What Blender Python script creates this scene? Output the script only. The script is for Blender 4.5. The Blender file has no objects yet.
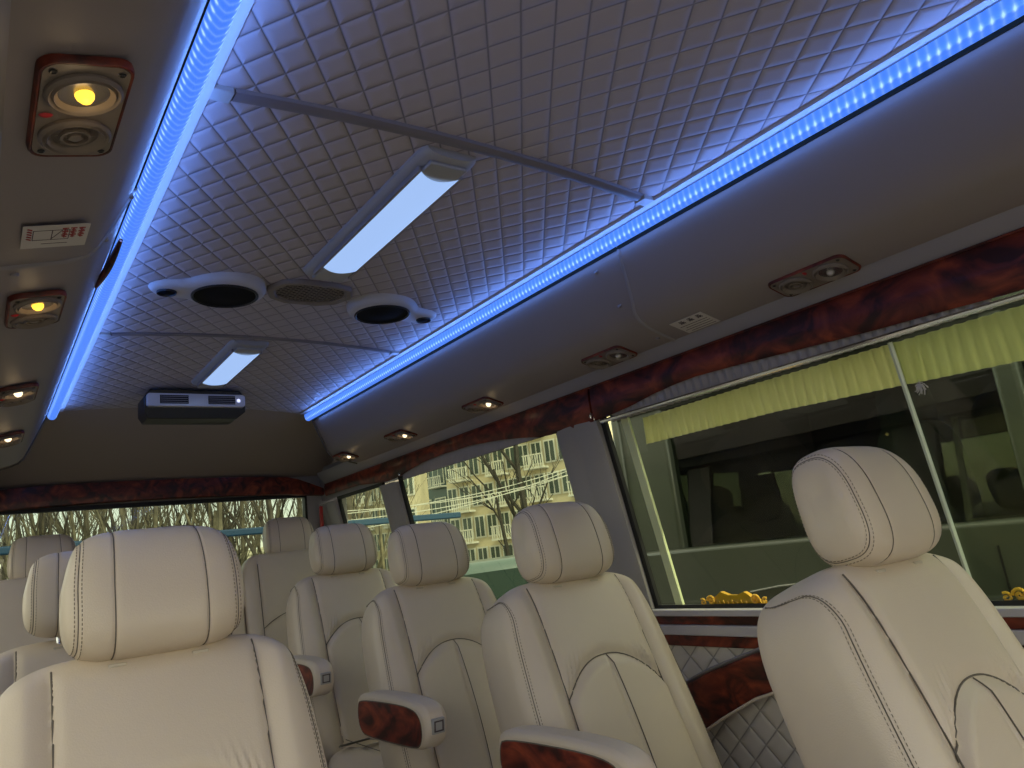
import bpy, math, random
from math import sin, cos, pi, radians
from mathutils import Vector, Matrix
random.seed(7)
sc = bpy.context.scene
COL = sc.collection

# ------------------------------------------------------------------ camera
cam = bpy.data.cameras.new('camera')
camo = bpy.data.objects.new('camera', cam); COL.objects.link(camo)
YAW, PITCH, ROLL = radians(36.795), radians(12.482), radians(6.856)
fw = Vector((sin(YAW)*cos(PITCH), cos(YAW)*cos(PITCH), sin(PITCH)))
rt = Vector((cos(YAW), -sin(YAW), 0))
dn = -(rt.cross(fw))
r2 = rt*cos(ROLL) + dn*sin(ROLL)
d2 = -rt*sin(ROLL) + dn*cos(ROLL)
camo.matrix_world = Matrix(((r2.x, -d2.x, -fw.x, 0.0), (r2.y, -d2.y, -fw.y, 0.0),
                            (r2.z, -d2.z, -fw.z, 1.17), (0, 0, 0, 1)))
cam.sensor_width = 36; cam.lens = 739.59/1024*36
cam.clip_start = 0.02; cam.clip_end = 500
sc.camera = camo

# ------------------------------------------------------------------ world, sun, exposure
sc.view_settings.view_transform = 'Standard'
sc.view_settings.look = 'None'
sc.view_settings.gamma = 1
sc.view_settings.use_curve_mapping = False
sc.view_settings.exposure = 0.0
sc.cycles.use_denoising = True
sc.cycles.max_bounces = 10
sc.cycles.transparent_max_bounces = 16
sc.cycles.sample_clamp_indirect = 4.0
w = bpy.data.worlds.new('sky'); sc.world = w; w.use_nodes = True
nt = w.node_tree; nt.nodes.clear()
wo = nt.nodes.new('ShaderNodeOutputWorld'); bg = nt.nodes.new('ShaderNodeBackground')
sky = nt.nodes.new('ShaderNodeTexSky')
sky.sky_type = 'NISHITA'; sky.sun_disc = False
sky.sun_elevation = radians(33); sky.sun_rotation = radians(162)
mixw = nt.nodes.new('ShaderNodeMixRGB'); mixw.inputs[0].default_value = 0.75
mixw.inputs[2].default_value = (2.9, 2.55, 2.05, 1)
nt.links.new(sky.outputs[0], mixw.inputs[1]); nt.links.new(mixw.outputs[0], bg.inputs[0])
nt.links.new(bg.outputs[0], wo.inputs[0])
bg.inputs[1].default_value = 0.86
sl = bpy.data.lights.new('sun', 'SUN'); sl.energy = 3.6; sl.angle = radians(0.8); sl.color = (1, .93, .78)
so = bpy.data.objects.new('sun', sl); COL.objects.link(so)
SUN = Vector((-0.12, 0.82, -0.62)).normalized()      # direction the light travels
so.rotation_euler = SUN.to_track_quat('-Z', 'Y').to_euler(); so.location = (-6, -4, 6)

def aim(d):
    """rotation that sends a lamp's light along d and keeps its long side along the van"""
    z = -Vector(d).normalized(); y = Vector((0, 1, 0)); x = y.cross(z).normalized(); y = z.cross(x)
    return Matrix((x, y, z)).transposed().to_euler()
# ------------------------------------------------------------------ materials
def node_mat(name):
    m = bpy.data.materials.new(name); m.use_nodes = True
    return m, m.node_tree, m.node_tree.nodes['Principled BSDF']
def mat(name, col, rough=.5, metal=0, spec=.5, emit=None, estr=1.0, noise=0, nscale=8, bump=0, bscale=200, coat=0):
    m, t, b = node_mat(name)
    b.inputs['Base Color'].default_value = (*col, 1); b.inputs['Roughness'].default_value = rough
    b.inputs['Metallic'].default_value = metal; b.inputs['Specular IOR Level'].default_value = spec
    b.inputs['Coat Weight'].default_value = coat; b.inputs['Coat Roughness'].default_value = .08
    if emit: b.inputs['Emission Color'].default_value = (*emit, 1); b.inputs['Emission Strength'].default_value = estr
    tc = t.nodes.new('ShaderNodeTexCoord')
    if noise:
        n = t.nodes.new('ShaderNodeTexNoise'); n.inputs['Scale'].default_value = nscale; n.inputs['Detail'].default_value = 5
        r = t.nodes.new('ShaderNodeValToRGB')
        r.color_ramp.elements[0].position = .35; r.color_ramp.elements[1].position = .65
        r.color_ramp.elements[0].color = (*[c*(1-noise) for c in col], 1)
        r.color_ramp.elements[1].color = (*[min(1, c*(1+noise)) for c in col], 1)
        t.links.new(tc.outputs['Object'], n.inputs[0]); t.links.new(n.outputs[0], r.inputs[0]); t.links.new(r.outputs[0], b.inputs['Base Color'])
    if bump:
        n = t.nodes.new('ShaderNodeTexNoise'); n.inputs['Scale'].default_value = bscale; n.inputs['Detail'].default_value = 3
        bp = t.nodes.new('ShaderNodeBump'); bp.inputs['Strength'].default_value = bump; bp.inputs['Distance'].default_value = .001
        t.links.new(tc.outputs['Object'], n.inputs[0]); t.links.new(n.outputs[0], bp.inputs['Height']); t.links.new(bp.outputs[0], b.inputs['Normal'])
    return m
def emis(name, col, s):
    m = mat(name, (.0, .0, .0), .4, emit=col, estr=s); return m
def math_n(t, op, a, b=None, c=None):
    n = t.nodes.new('ShaderNodeMath'); n.operation = op
    for i, v in enumerate((a, b, c)):
        if v is None: continue
        if isinstance(v, (int, float)): n.inputs[i].default_value = v
        else: t.links.new(v, n.inputs[i])
    return n.outputs[0]
def quilt(name, col, ax, ay, px, py, rough=.5, seam=.62, puff=.004):
    """diamond quilting: ax/ay pick the object axes, px/py the diamond's full diagonals"""
    m, t, b = node_mat(name)
    tc = t.nodes.new('ShaderNodeTexCoord'); s = t.nodes.new('ShaderNodeSeparateXYZ')
    t.links.new(tc.outputs['Object'], s.inputs[0])
    X = math_n(t, 'MULTIPLY', s.outputs[ax], 1/px); Y = math_n(t, 'MULTIPLY', s.outputs[ay], 1/py)
    hs = []
    for op in ('ADD', 'SUBTRACT'):
        f = math_n(t, 'FRACT', math_n(t, op, X, Y))
        f = math_n(t, 'PINGPONG', f, .5)                    # 0 on the seam .. .5 mid
        hs.append(f)
    d = math_n(t, 'MINIMUM', hs[0], hs[1])
    e_ = math_n(t, 'SUBTRACT', 1, math_n(t, 'MINIMUM', math_n(t, 'MULTIPLY', d, 3.2), 1))
    h = math_n(t, 'SUBTRACT', 1, math_n(t, 'POWER', e_, 3))
    bp = t.nodes.new('ShaderNodeBump'); bp.inputs['Strength'].default_value = 1; bp.inputs['Distance'].default_value = puff
    t.links.new(h, bp.inputs['Height']); t.links.new(bp.outputs[0], b.inputs['Normal'])
    r = t.nodes.new('ShaderNodeValToRGB')
    e = r.color_ramp.elements
    e[0].position = 0; e[0].color = (*[c*seam for c in col], 1); e[1].position = .05; e[1].color = (*col, 1)
    t.links.new(d, r.inputs[0]); t.links.new(r.outputs[0], b.inputs['Base Color'])
    b.inputs['Roughness'].default_value = rough
    return m
def wood(name):
    m, t, b = node_mat(name)
    tc = t.nodes.new('ShaderNodeTexCoord'); mp = t.nodes.new('ShaderNodeMapping'); mp.inputs['Scale'].default_value = (1, .55, 1)
    n = t.nodes.new('ShaderNodeTexNoise'); n.inputs['Scale'].default_value = 14; n.inputs['Detail'].default_value = 8; n.inputs['Distortion'].default_value = 1.6
    r = t.nodes.new('ShaderNodeValToRGB'); e = r.color_ramp.elements
    e[0].position = .38; e[0].color = (.035, .007, .005, 1); e[1].position = .72; e[1].color = (.32, .060, .022, 1)
    x = e.new(.54); x.color = (.15, .022, .011, 1)
    t.links.new(tc.outputs['Object'], mp.inputs[0]); t.links.new(mp.outputs[0], n.inputs[0]); t.links.new(n.outputs[0], r.inputs[0])
    t.links.new(r.outputs[0], b.inputs['Base Color']); b.inputs['Roughness'].default_value = .46; b.inputs['Specular IOR Level'].default_value = .35; b.inputs['Coat Weight'].default_value = .08; b.inputs['Coat Roughness'].default_value = .12
    return m
def glass(name, tint, gloss=.05):
    m = bpy.data.materials.new(name); m.use_nodes = True; t = m.node_tree; t.nodes.clear()
    o = t.nodes.new('ShaderNodeOutputMaterial'); tr = t.nodes.new('ShaderNodeBsdfTransparent'); gl = t.nodes.new('ShaderNodeBsdfGlossy')
    tr.inputs[0].default_value = (*tint, 1); gl.inputs['Roughness'].default_value = .01
    fr = t.nodes.new('ShaderNodeLayerWeight'); fr.inputs['Blend'].default_value = .5
    ad = math_n(t, 'ADD', math_n(t, 'MULTIPLY', math_n(t, 'POWER', fr.outputs['Facing'], 5), .9), gloss)
    mx = t.nodes.new('ShaderNodeMixShader')
    t.links.new(ad, mx.inputs[0]); t.links.new(tr.outputs[0], mx.inputs[1]); t.links.new(gl.outputs[0], mx.inputs[2]); t.links.new(mx.outputs[0], o.inputs[0])
    return m
M = {}
M['leather'] = mat('cream_leather', (.64, .54, .43), .42, bump=.35, bscale=420, noise=.03, nscale=5)
M['seam'] = mat('seam_thread', (.13, .11, .09), .8)
M['stitch'] = mat('stitch_thread', (.24, .20, .155), .8)
M['lstitch'] = mat('light_thread', (.72, .66, .56), .8)
M['ceil'] = quilt('quilted_ceiling_leather', (.48, .43, .455), 'X', 'Y', .066, .09, .5, .40, .0032)
M['sidequilt'] = quilt('quilted_side_leather', (.62, .58, .54), 'Y', 'Z', .085, .085, .5, .5, .004)
M['vinyl'] = mat('taupe_vinyl', (.29, .25, .245), .5, bump=.15, bscale=300)
M['endvinyl'] = mat('brown_vinyl', (.36, .295, .25), .6, bump=.15, bscale=300)
M['rackgrey'] = mat('grey_rail_plastic', (.30, .28, .29), .45)
M['pillar'] = mat('grey_pillar_fabric', (.33, .31, .30), .7, bump=.2, bscale=500)
M['wood'] = wood('burl_wood')
M['chrome'] = mat('chrome', (.75, .75, .75), .15, 1)
M['bar'] = mat('dark_mauve_bar', (.20, .18, .20), .4)
M['plastic'] = mat('grey_plastic', (.38, .37, .36), .42)
M['collar'] = mat('beige_collar_plastic', (.50, .44, .35), .4)
M['warmplastic'] = mat('warm_plastic', (.22, .18, .15), .45)
M['black'] = mat('black_plastic', (.012, .012, .014), .35)
M['rubber'] = mat('black_rubber', (.008, .008, .008), .6)
M['dark'] = mat('dark_gap', (.015, .02, .017), .8)
M['speaker'] = mat('speaker_cloth', (.004, .005, .010), .7, spec=.12)
M['pod'] = mat('pale_pod_plastic', (.52, .50, .50), .4)
M['silver'] = mat('silver_plastic', (.78, .79, .86), .3, .2)
M['curtain'] = mat('grey_curtain_cloth', (.40, .37, .35), .85)
M['red'] = mat('red_lens', (.45, .02, .03), .3)
M['white'] = mat('white_label', (.62, .58, .55), .6)
M['inkred'] = mat('red_ink', (.35, .05, .05), .6)
M['inkdark'] = mat('dark_ink', (.08, .06, .07), .6)
M['belt'] = mat('grey_webbing', (.22, .21, .19), .8)
M['carpet'] = mat('floor_carpet', (.30, .26, .22), .9, noise=.2, nscale=60)
M['bulb'] = emis('warm_bulb', (1, .55, .05), 2.2)
M['bulbwhite'] = emis('soft_white_bulb', (1, .80, .50), 2.0)
M['glassbulb'] = mat('clear_bulb', (.55, .52, .5), .12, .6)
M['reflector'] = mat('lamp_reflector', (.25, .24, .25), .25, .7)
M['lamp'] = emis('blue_white_diffuser', (.36, .54, .92), 1.0)
M['glass'] = glass('green_tinted_glass', (.42, .47, .32), .03)
M['rearglass'] = glass('rear_glass', (.27, .31, .24), .02)
M['clearglass'] = glass('windshield_glass', (.95, .97, .94), .02)
M['wideglass'] = glass('wide_window_glass', (.70, .76, .55), .03)
M['leftglass'] = glass('left_window_glass', (.58, .60, .52), .03)
M['gold'] = mat('gold_paint', (.85, .48, .05), .38, .35)

# LED lens: blue glow with a row of bright dots seen through the ribs
def led_mat():
    m, t, b = node_mat('blue_led_lens')
    tc = t.nodes.new('ShaderNodeTexCoord'); s = t.nodes.new('ShaderNodeSeparateXYZ')
    t.links.new(tc.outputs['Object'], s.inputs[0])
    fy = math_n(t, 'PINGPONG', math_n(t, 'ADD', math_n(t, 'MULTIPLY', s.outputs['Y'], 1/.0165), math_n(t, 'MULTIPLY', math_n(t, 'ABSOLUTE', s.outputs['X']), 28)), .5)   # ribs, bowed
    dx = math_n(t, 'ABSOLUTE', s.outputs['X'])
    ribs = math_n(t, 'SMOOTH_MIN', math_n(t, 'MULTIPLY', fy, 2), 1, .1)
    ribs = math_n(t, 'POWER', ribs, 3)
    dot = math_n(t, 'MULTIPLY', ribs, math_n(t, 'MAXIMUM', math_n(t, 'SUBTRACT', 1, math_n(t, 'MULTIPLY', math_n(t, 'ABSOLUTE', math_n(t, 'SUBTRACT', dx, .0135)), 1/.0035)), 0))
    dot = math_n(t, 'MINIMUM', math_n(t, 'MULTIPLY', dot, 1.6), 1)
    mx = t.nodes.new('ShaderNodeMixRGB'); mx.inputs[1].default_value = (.055, .20, .92, 1); mx.inputs[2].default_value = (.45, .75, 1.0, 1)
    fac = math_n(t, 'MINIMUM', math_n(t, 'ADD', math_n(t, 'MULTIPLY', ribs, .22), dot), 1)
    t.links.new(fac, mx.inputs[0])
    b.inputs['Base Color'].default_value = (.03, .06, .15, 1); b.inputs['Roughness'].default_value = .3
    t.links.new(mx.outputs[0], b.inputs['Emission Color'])
    b.inputs['Emission Strength'].default_value = 1.05
    return m
M['led'] = led_mat()

# ------------------------------------------------------------------ mesh helpers
class G:
    def __init__(s): s.v = []; s.f = []; s.m = []; s.T = Matrix.Identity(4); s.mi = 0
    def add(s, vs, fs, mi=None):
        o = len(s.v); s.v += [tuple(s.T @ Vector(v)) for v in vs]
        for f in fs: s.f.append([i+o for i in f]); s.m.append(s.mi if mi is None else mi)
        return s
    def box(s, x0, x1, y0, y1, z0, z1, mi=None):
        vs = [(x, y, z) for z in (z0, z1) for y in (y0, y1) for x in (x0, x1)]
        return s.add(vs, [(0, 2, 3, 1), (4, 5, 7, 6), (0, 1, 5, 4), (2, 6, 7, 3), (0, 4, 6, 2), (1, 3, 7, 5)], mi)
    def grid(s, fn, nu, nv, closeu=False, mi=None, flip=False):
        vs = [fn(i/(nu if closeu else nu-1), j/(nv-1)) for j in range(nv) for i in range(nu)]
        fs = []
        for j in range(nv-1):
            for i in range(nu if closeu else nu-1):
                a, b = j*nu+i, j*nu+(i+1) % nu
                q = (a, b, b+nu, a+nu); fs.append(q[::-1] if flip else q)
        return s.add(vs, fs, mi)
    def tube(s, pts, r, n=6, mi=None, cap=True, flat=None):
        pts = [Vector(p) for p in pts]; vs = []; N = len(pts)
        up = Vector((0.13, .31, .94)).normalized()
        for i, p in enumerate(pts):
            d = (pts[min(i+1, N-1)] - pts[max(i-1, 0)])
            if d.length < 1e-9: d = Vector((0, 0, 1))
            d.normalize(); a = d.cross(up)
            if a.length < .05: a = d.cross(Vector((1, 0, 0)))
            a.normalize(); b = d.cross(a)
            rr = r[i] if isinstance(r, (list, tuple)) else r
            for k in range(n):
                t = 2*pi*k/n
                vs.append(p + a*cos(t)*rr + b*sin(t)*rr*(flat or 1))
        fs = [(i*n+k, i*n+(k+1) % n, (i+1)*n+(k+1) % n, (i+1)*n+k) for i in range(N-1) for k in range(n)]
        if cap: fs += [tuple(range(n))[::-1], tuple(range((N-1)*n, N*n))]
        return s.add(vs, fs, mi)
    def dashes(s, pts, seg, gap, wd, mi=None):
        pts = [Vector(p) for p in pts]; acc = 0; on = True; cur = [pts[0]]
        for a, b in zip(pts, pts[1:]):
            L = (b-a).length; p = 0
            while L - p > 1e-9:
                need = (seg if on else gap) - acc
                st = min(need, L-p); p += st; acc += st; q = a + (b-a)*(p/L)
                if st == need:
                    if on: s.tube([cur[0], q], wd, 4, mi)
                    on = not on; acc = 0; cur = [q]
        return s
    def lathe(s, prof, n=32, mi=None, sx=1, sy=1):
        """prof: (r, z) list, about local z"""
        vs = [(r*cos(2*pi*k/n)*sx, r*sin(2*pi*k/n)*sy, z) for r, z in prof for k in range(n)]
        fs = [(i*n+k, i*n+(k+1) % n, (i+1)*n+(k+1) % n, (i+1)*n+k) for i in range(len(prof)-1) for k in range(n)]
        if prof[0][0] > 1e-6: fs.append(tuple(range(n))[::-1])
        if prof[-1][0] > 1e-6: fs.append(tuple(range((len(prof)-1)*n, len(prof)*n)))
        return s.add(vs, fs, mi)
    def prism(s, out, fa, fb, mi=None):
        """out: 2D outline; fa / fb map (u,v) to the two faces"""
        n = len(out); vs = [fa(*p) for p in out] + [fb(*p) for p in out]
        fs = [tuple(range(n))[::-1], tuple(range(n, 2*n))] + [(i, (i+1) % n, n+(i+1) % n, n+i) for i in range(n)]
        return s.add(vs, fs, mi)
    def strip(s, secs, mi=None, close=False):
        """secs: list of equal length point lists, skinned"""
        n = len(secs[0]); vs = [p for q in secs for p in q]
        fs = [(i*n+k, i*n+k+1, (i+1)*n+k+1, (i+1)*n+k) for i in range(len(secs)-1) for k in range(n-1)]
        if close:
            fs += [(i*n+n-1, i*n, (i+1)*n, (i+1)*n+n-1) for i in range(len(secs)-1)]
            fs += [tuple(range(n))[::-1], tuple(range((len(secs)-1)*n, len(secs)*n))]
        return s.add(vs, fs, mi)
    def build(s, name, mats, parent=None, smooth=True, bevel=0, loc=None, angle=40):
        me = bpy.data.meshes.new(name)
        me.from_pydata([tuple(v) for v in s.v], [], s.f)
        for m in (mats if isinstance(mats, (list, tuple)) else [mats]): me.materials.append(m)
        me.polygons.foreach_set('material_index', s.m)
        me.validate()
        import bmesh
        bm = bmesh.new(); bm.from_mesh(me); bmesh.ops.recalc_face_normals(bm, faces=bm.faces); bm.to_mesh(me); bm.free()
        if smooth:
            me.polygons.foreach_set('use_smooth', [True]*len(me.polygons))
            me.set_sharp_from_angle(angle=radians(angle))
        o = bpy.data.objects.new(name, me); COL.objects.link(o)
        if parent: o.parent = parent
        if loc: o.location = loc
        if bevel:
            b = o.modifiers.new('bevel', 'BEVEL'); b.width = bevel; b.segments = 3; b.limit_method = 'ANGLE'; b.angle_limit = radians(35)
        return o
def rrect(w, h, r, n=5, cx=0, cy=0):
    p = []
    for (sx, sy, a0) in ((1, 1, 0), (-1, 1, 90), (-1, -1, 180), (1, -1, 270)):
        for k in range(n+1):
            a = radians(a0 + 90*k/n); p.append((cx+sx*(w/2-r)+r*cos(a), cy+sy*(h/2-r)+r*sin(a)))
    return p
def empty(name, loc=(0, 0, 0), rz=0):
    o = bpy.data.objects.new(name, None); COL.objects.link(o); o.location = loc; o.rotation_euler = (0, 0, rz); o.empty_display_size = .1
    return o
def tag(o, label, cat, group=None):
    o['label'] = label; o['category'] = cat
    if group: o['group'] = group
    return o
def struct(o): o['kind'] = 'structure'; return o
def copy_tree(o, parent=None):
    c = o.copy(); COL.objects.link(c); c.parent = parent
    for ch in list(o.children): copy_tree(ch, c)
    return c
def chaikin(p, n=2):
    for _ in range(n):
        q = []
        for a, b in zip(p, p[1:]+p[:1]):
            q += [(a[0]*.75+b[0]*.25, a[1]*.75+b[1]*.25), (a[0]*.25+b[0]*.75, a[1]*.25+b[1]*.75)]
        p = q
    return p
def sgn(x): return -1 if x < 0 else 1
def sstep(a, b, x):
    t = max(0, min(1, (x-a)/(b-a))); return t*t*(3-2*t)

# ================================================================== VAN SHELL
XC = .77; YE = 3.42; YB = 4.05; YF = -1.7
def mx_(x): return 2*XC - x                                # mirror about the van's centre line
def wallx(z): return 1.585 + (1.53-z)*.2 if z > .9 else 1.711
# floor
g = G(); g.box(-.25, 1.80, YF, YB+.1, -.06, 0); struct(g.build('floor', M['carpet'], smooth=False))
# ceiling: gently crowned quilted liner between the LED strips
def cz(x): return 1.92 + .028*(1-((x-XC)/.53)**2)
g = G()
g.grid(lambda u, v: (XC-.53+1.06*u, YF+(YE-YF)*v, cz(XC-.53+1.06*u)), 24, 40)
g.grid(lambda u, v: (XC-.53+1.06*u, YF+(YE-YF)*v, cz(XC-.53+1.06*u)+.03), 24, 2)
ob = g.build('ceiling', M['ceil']); struct(ob)
ob.data.transform(Matrix.Translation((-XC, 0, 0))); ob.location.x = XC
# outer roof skin keeps daylight out
g = G(); g.box(-.2, 1.74, YF, YB+.05, 2.06, 2.09)
g.box(1.74, 1.77, YF, YB+.05, 1.60, 2.09); g.box(-.23, -.2, YF, YB+.05, 1.60, 2.09)
struct(g.build('ceiling_shell', M['vinyl'], smooth=False))

# end panel from ceiling down to the rear wood trim, with slight curvature
g = G()
def endp(u, v):
    x = -.12 + 1.78*u
    y = YE + (YB-YE)*(v**.75); z = 1.952 - .252*v - .0*u
    if v < .02: z = 1.955
    return (x, y, z)
g.grid(endp, 12, 14)
g.grid(lambda u, v: (lambda p: (p[0], p[1]+.03, p[2]+.03))(endp(u, v)), 12, 14)
struct(g.build('wall_rear_upper', M['endvinyl']))

# luggage racks: one long moulded body each side
RP = [(1.316, 1.935), (1.315, 1.905), (1.331, 1.862), (1.355, 1.806), (1.374, 1.762), (1.388, 1.731), (1.406, 1.712), (1.435, 1.699), (1.50, 1.681), (1.538, 1.672), (1.545, 1.69), (1.54, 1.99), (1.33, 1.99)]
def rack(side, name, label):
    t = empty(name, (XC, .8, 1.69))
    tag(t, label, 'luggage rack', 'moulded overhead racks along the van sides')
    g = G(); secs = []
    def pr(y, shrink=0):
        q = []
        for x, z in RP:
            if shrink: x = 1.5 + (x-1.5)*(1-shrink); z = 1.82+(z-1.82)*(1-shrink)
            q.append(((x if side > 0 else mx_(x))-XC, y-.8, z-1.69))
        return q
    ys = [YF+.02] + [YF+.5*k for k in range(1, 10)] + [YE-.10, YE-.03, YE-.005, YE+.01]
    sh = [0]*(len(ys)-3) + [.02, .06, .16]
    for y, s_ in zip(ys, sh): secs.append(pr(y, s_))
    g.strip(secs, close=True)
    g.build('rack_body', M['vinyl'], t, angle=50)
    # raised joint bead across the rack
    g = G(); Y0 = 1.285; pts = []
    for i, (x, z) in enumerate(RP[1:10]):
        yy = Y0 - (.045*(1-i/4.) if i < 4 else -.012*(i-4)/4)
        if side < 0: yy = Y0 + (.10*(1-i/4.)**1.5 if i < 4 else 0)
        pts.append(((x if side > 0 else mx_(x))-XC, yy-.8, z-1.69-.001))
    g.tube(pts, .005, 8, flat=.7); g.build('joint_bead', M['rackgrey'], t)
    # screw caps
    for k, (i, dy) in enumerate(((2, .06), (4, .035), (8, .035))):
        x, z = RP[i]; x = x if side > 0 else mx_(x)
        g = G(); g.T = Matrix.Translation((x-XC, Y0+dy-.8, z-1.69)) @ Matrix.Rotation(radians(-60*side if i < 7 else 0), 4, 'Y')
        g.lathe([(0, -.004), (.005, -.0035), (.0065, -.001), (.0065, .003)], 14); g.build('screw_cap', M['rackgrey'], t)
    # end trim bead
    g = G(); g.tube([((x if side > 0 else mx_(x))-XC, YE-.8-.01, z-1.69-.001) for x, z in RP[1:10]], .003, 6); g.build('end_bead', M['seam'], t)
    return t
rackR = rack(1, 'luggage_rack', 'long taupe overhead rack above the wide window with a burl wood rail beneath')
rackL = rack(-1, 'luggage_rack', 'long taupe overhead rack filling the upper left, with lit reading lamps')
# dark red pull handle on the left rack's face
g = G(); pts = []
for k in range(13):
    t_ = k/12; y = 1.58+.23*t_; x = .228-.018*t_; z = 1.880-.020*t_ - .008*sin(pi*t_)
    pts.append((x, y, z))
g.tube(pts, [.004+.004*sin(pi*k/12) for k in range(13)], 8)
hn = g.build('pull_handle', M['wood']); hn['label'] = 'slim dark red handle on the rack face'
hn.parent = rackL; hn.location = (-XC, -.8, -1.69)

# grey rail strip between rack underside and wood trim
def rail_strip(side):
    g = G(); f = (lambda x: x) if side > 0 else (lambda x: mx_(x)+.012)
    prof = [(1.530, 1.70), (1.541, 1.672), (1.556, 1.660), (1.572, 1.642), (1.582, 1.636), (1.60, 1.636), (1.62, 1.70)]
    g.strip([[(f(x), y, z) for x, z in prof] for y in [YF+.02, 0, 1, 2, 3, YB-.12]], close=True)
    o = g.build('trim_1' if side > 0 else 'trim_2', M['rackgrey']); struct(o)
    if side > 0:
        g = G(); g.tube([(1.571, YF+.02, 1.640), (1.571, YB-.12, 1.636)], .0025, 6); struct(g.build('trim_3', M['wood']))
for s_ in (1, -1): rail_strip(s_)

# LED light strips
def led(side, label):
    x0 = XC + side*.527
    t = tag(empty('led_light_strip', (x0, .8, 1.915)), label, 'light strip', 'blue LED strips at the ceiling edges')
    g = G(); ys = YF+.02-.8; ye = YE-.02-.8
    N = 200
    def f(u, v):
        a = pi*(u) ; r = .0185
        y = ys+(ye-ys)*v
        return (-r*cos(a)*1.0, y, -.030*max(0, sin(a))**.8-.002)
    g.grid(f, 13, N)
    ov = G()
    g.add([(-.019, ye, 0), (.019, ye, 0)] + [(-.0185*cos(pi*k/12), ye, -.030*max(0, sin(pi*k/12))**.8-.002) for k in range(13)],
          [tuple([1, 0]+list(range(2, 15)))])
    g.build('led_lens', M['led'], t)
    # rail that carries the lens, pale lip towards the ceiling and the dark gap towards the rack
    g = G(); g.box(-side*.019-(.019 if side > 0 else 0), -side*.019+(0 if side > 0 else .019), ys, ye, .0015, .012)
    g.build('mounting_lip', M['pod'], t, smooth=False)
    g = G(); a, b = sorted((side*.0195, side*.0275)); g.box(a, b, ys, ye, -.031 if side > 0 else -.022, .02); g.build('edge_gasket', M['dark'], t, smooth=False)
    # the strip's own light
    for k in range(4):
        L = bpy.data.lights.new('led_glow', 'AREA'); L.shape = 'RECTANGLE'; L.size = .006; L.size_y = 1.25; L.energy = .75; L.color = (.12, .30, 1.0)
        o = bpy.data.objects.new('led_glow', L); COL.objects.link(o); o.parent = t
        o.location = (-side*.020, ys+.64+k*1.25, -.030)
        o.rotation_euler = aim((-side*.55, 0, .83))
        L2_ = L.copy(); L2_.energy = .14 if side > 0 else .50
        o = bpy.data.objects.new('led_glow', L2_); COL.objects.link(o); o.parent = t
        o.location = (side*.014, ys+.64+k*1.25, -.036)
        o.rotation_euler = aim((side*.75, 0, -.5))
    return t
led(1, 'glowing blue LED strip along the right edge of the quilted ceiling')
led(-1, 'glowing blue LED strip along the left edge of the quilted ceiling')

# cross bars over the ceiling joints
def crossbar(y, label, r):
    t = tag(empty('ceiling_crossbar', (XC, y, 1.93)), label, 'ceiling bar')
    secs = []
    for k in range(25):
        x = -.455+.91*k/24; z = cz(x+XC)-1.93
        secs.append([(x, -r, z+.002), (x, -r*.8, z-r*.32), (x, -r*.3, z-r*.5), (x, r*.3, z-r*.5), (x, r*.8, z-r*.32), (x, r, z+.002)])
    g = G(); g.strip(secs, close=True); g.build('bar', M['bar'], t)
    for s_ in (-1, 1):
        g = G(); a, b = sorted((s_*.457, s_*.502)); z = cz(XC+.48)-1.93
        g.box(a, b, -r*.95, r*.95, z-r*.5, z+.006); g.build('end_bracket', M['plastic'], t, bevel=.002)
crossbar(1.067, 'grey bowed bar crossing the ceiling just before the longer lamp', .017)
crossbar(2.36, 'thin grey bowed bar crossing the ceiling beyond the speakers', .013)

# ceiling lamps: housing, concave grey end plates and glowing diffuser
def ceiling_lamp(x, y0, y1, label):
    L = y1-y0; W = .066
    zc = cz(x)
    t = tag(empty('ceiling_lamp', (x, (y0+y1)/2, zc)), label, 'ceiling lamp', 'long lamps on the ceiling centre line')
    g = G()
    # shallow arched housing
    n = 14; secs = []
    for j, (yy, s_) in enumerate(((-L/2, .84), (-L/2+.012, .96), (-L/2+.03, 1), (L/2-.03, 1), (L/2-.012, .96), (L/2, .84))):
        secs.append([(-W*s_*cos(pi*k/n), yy, .004 - .026*s_*sin(pi*k/n)**.6) for k in range(n+1)])
    g.strip(secs, close=True); g.build('lamp_housing', M['plastic'], t, angle=30)
    # diffuser with bowed ends
    g = G(); w = .047; y_a = -L/2+.050; y_b = L/2-.105
    def f(u, v):
        a = (u-.5)*2; yy0 = y_a + .020*(1-a*a); yy1 = y_b + .020*(1-a*a)
        return (w*a, yy0+(yy1-yy0)*v, -.0275-.0045*(1-a*a))
    g.grid(f, 13, 12); g.build('diffuser', M['lamp'], t)
    for s_ in (-1, 1):
        g = G(); g.box(s_*.0475-.0035, s_*.0475+.0035, -L/2+.05, L/2-.05, -.029, -.018); g.build('side_rail', M['rackgrey'], t, bevel=.001)
    # recessed end plates
    for ya_, yb_ in ((-L/2+.016, -L/2+.072), (L/2-.092, L/2-.018)):
        g = G(); g.box(-.043, .043, ya_, yb_, -.0285, -.02); g.build('end_plate', M['plastic'], t, bevel=.004)
    return t
ceiling_lamp(.745, 1.10, 1.775, 'long lit ceiling lamp reaching from the front crossbar to the round speakers')
ceiling_lamp(.735, 2.40, 2.98, 'shorter lit ceiling lamp between the thin crossbar and the rear end panel')

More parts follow.
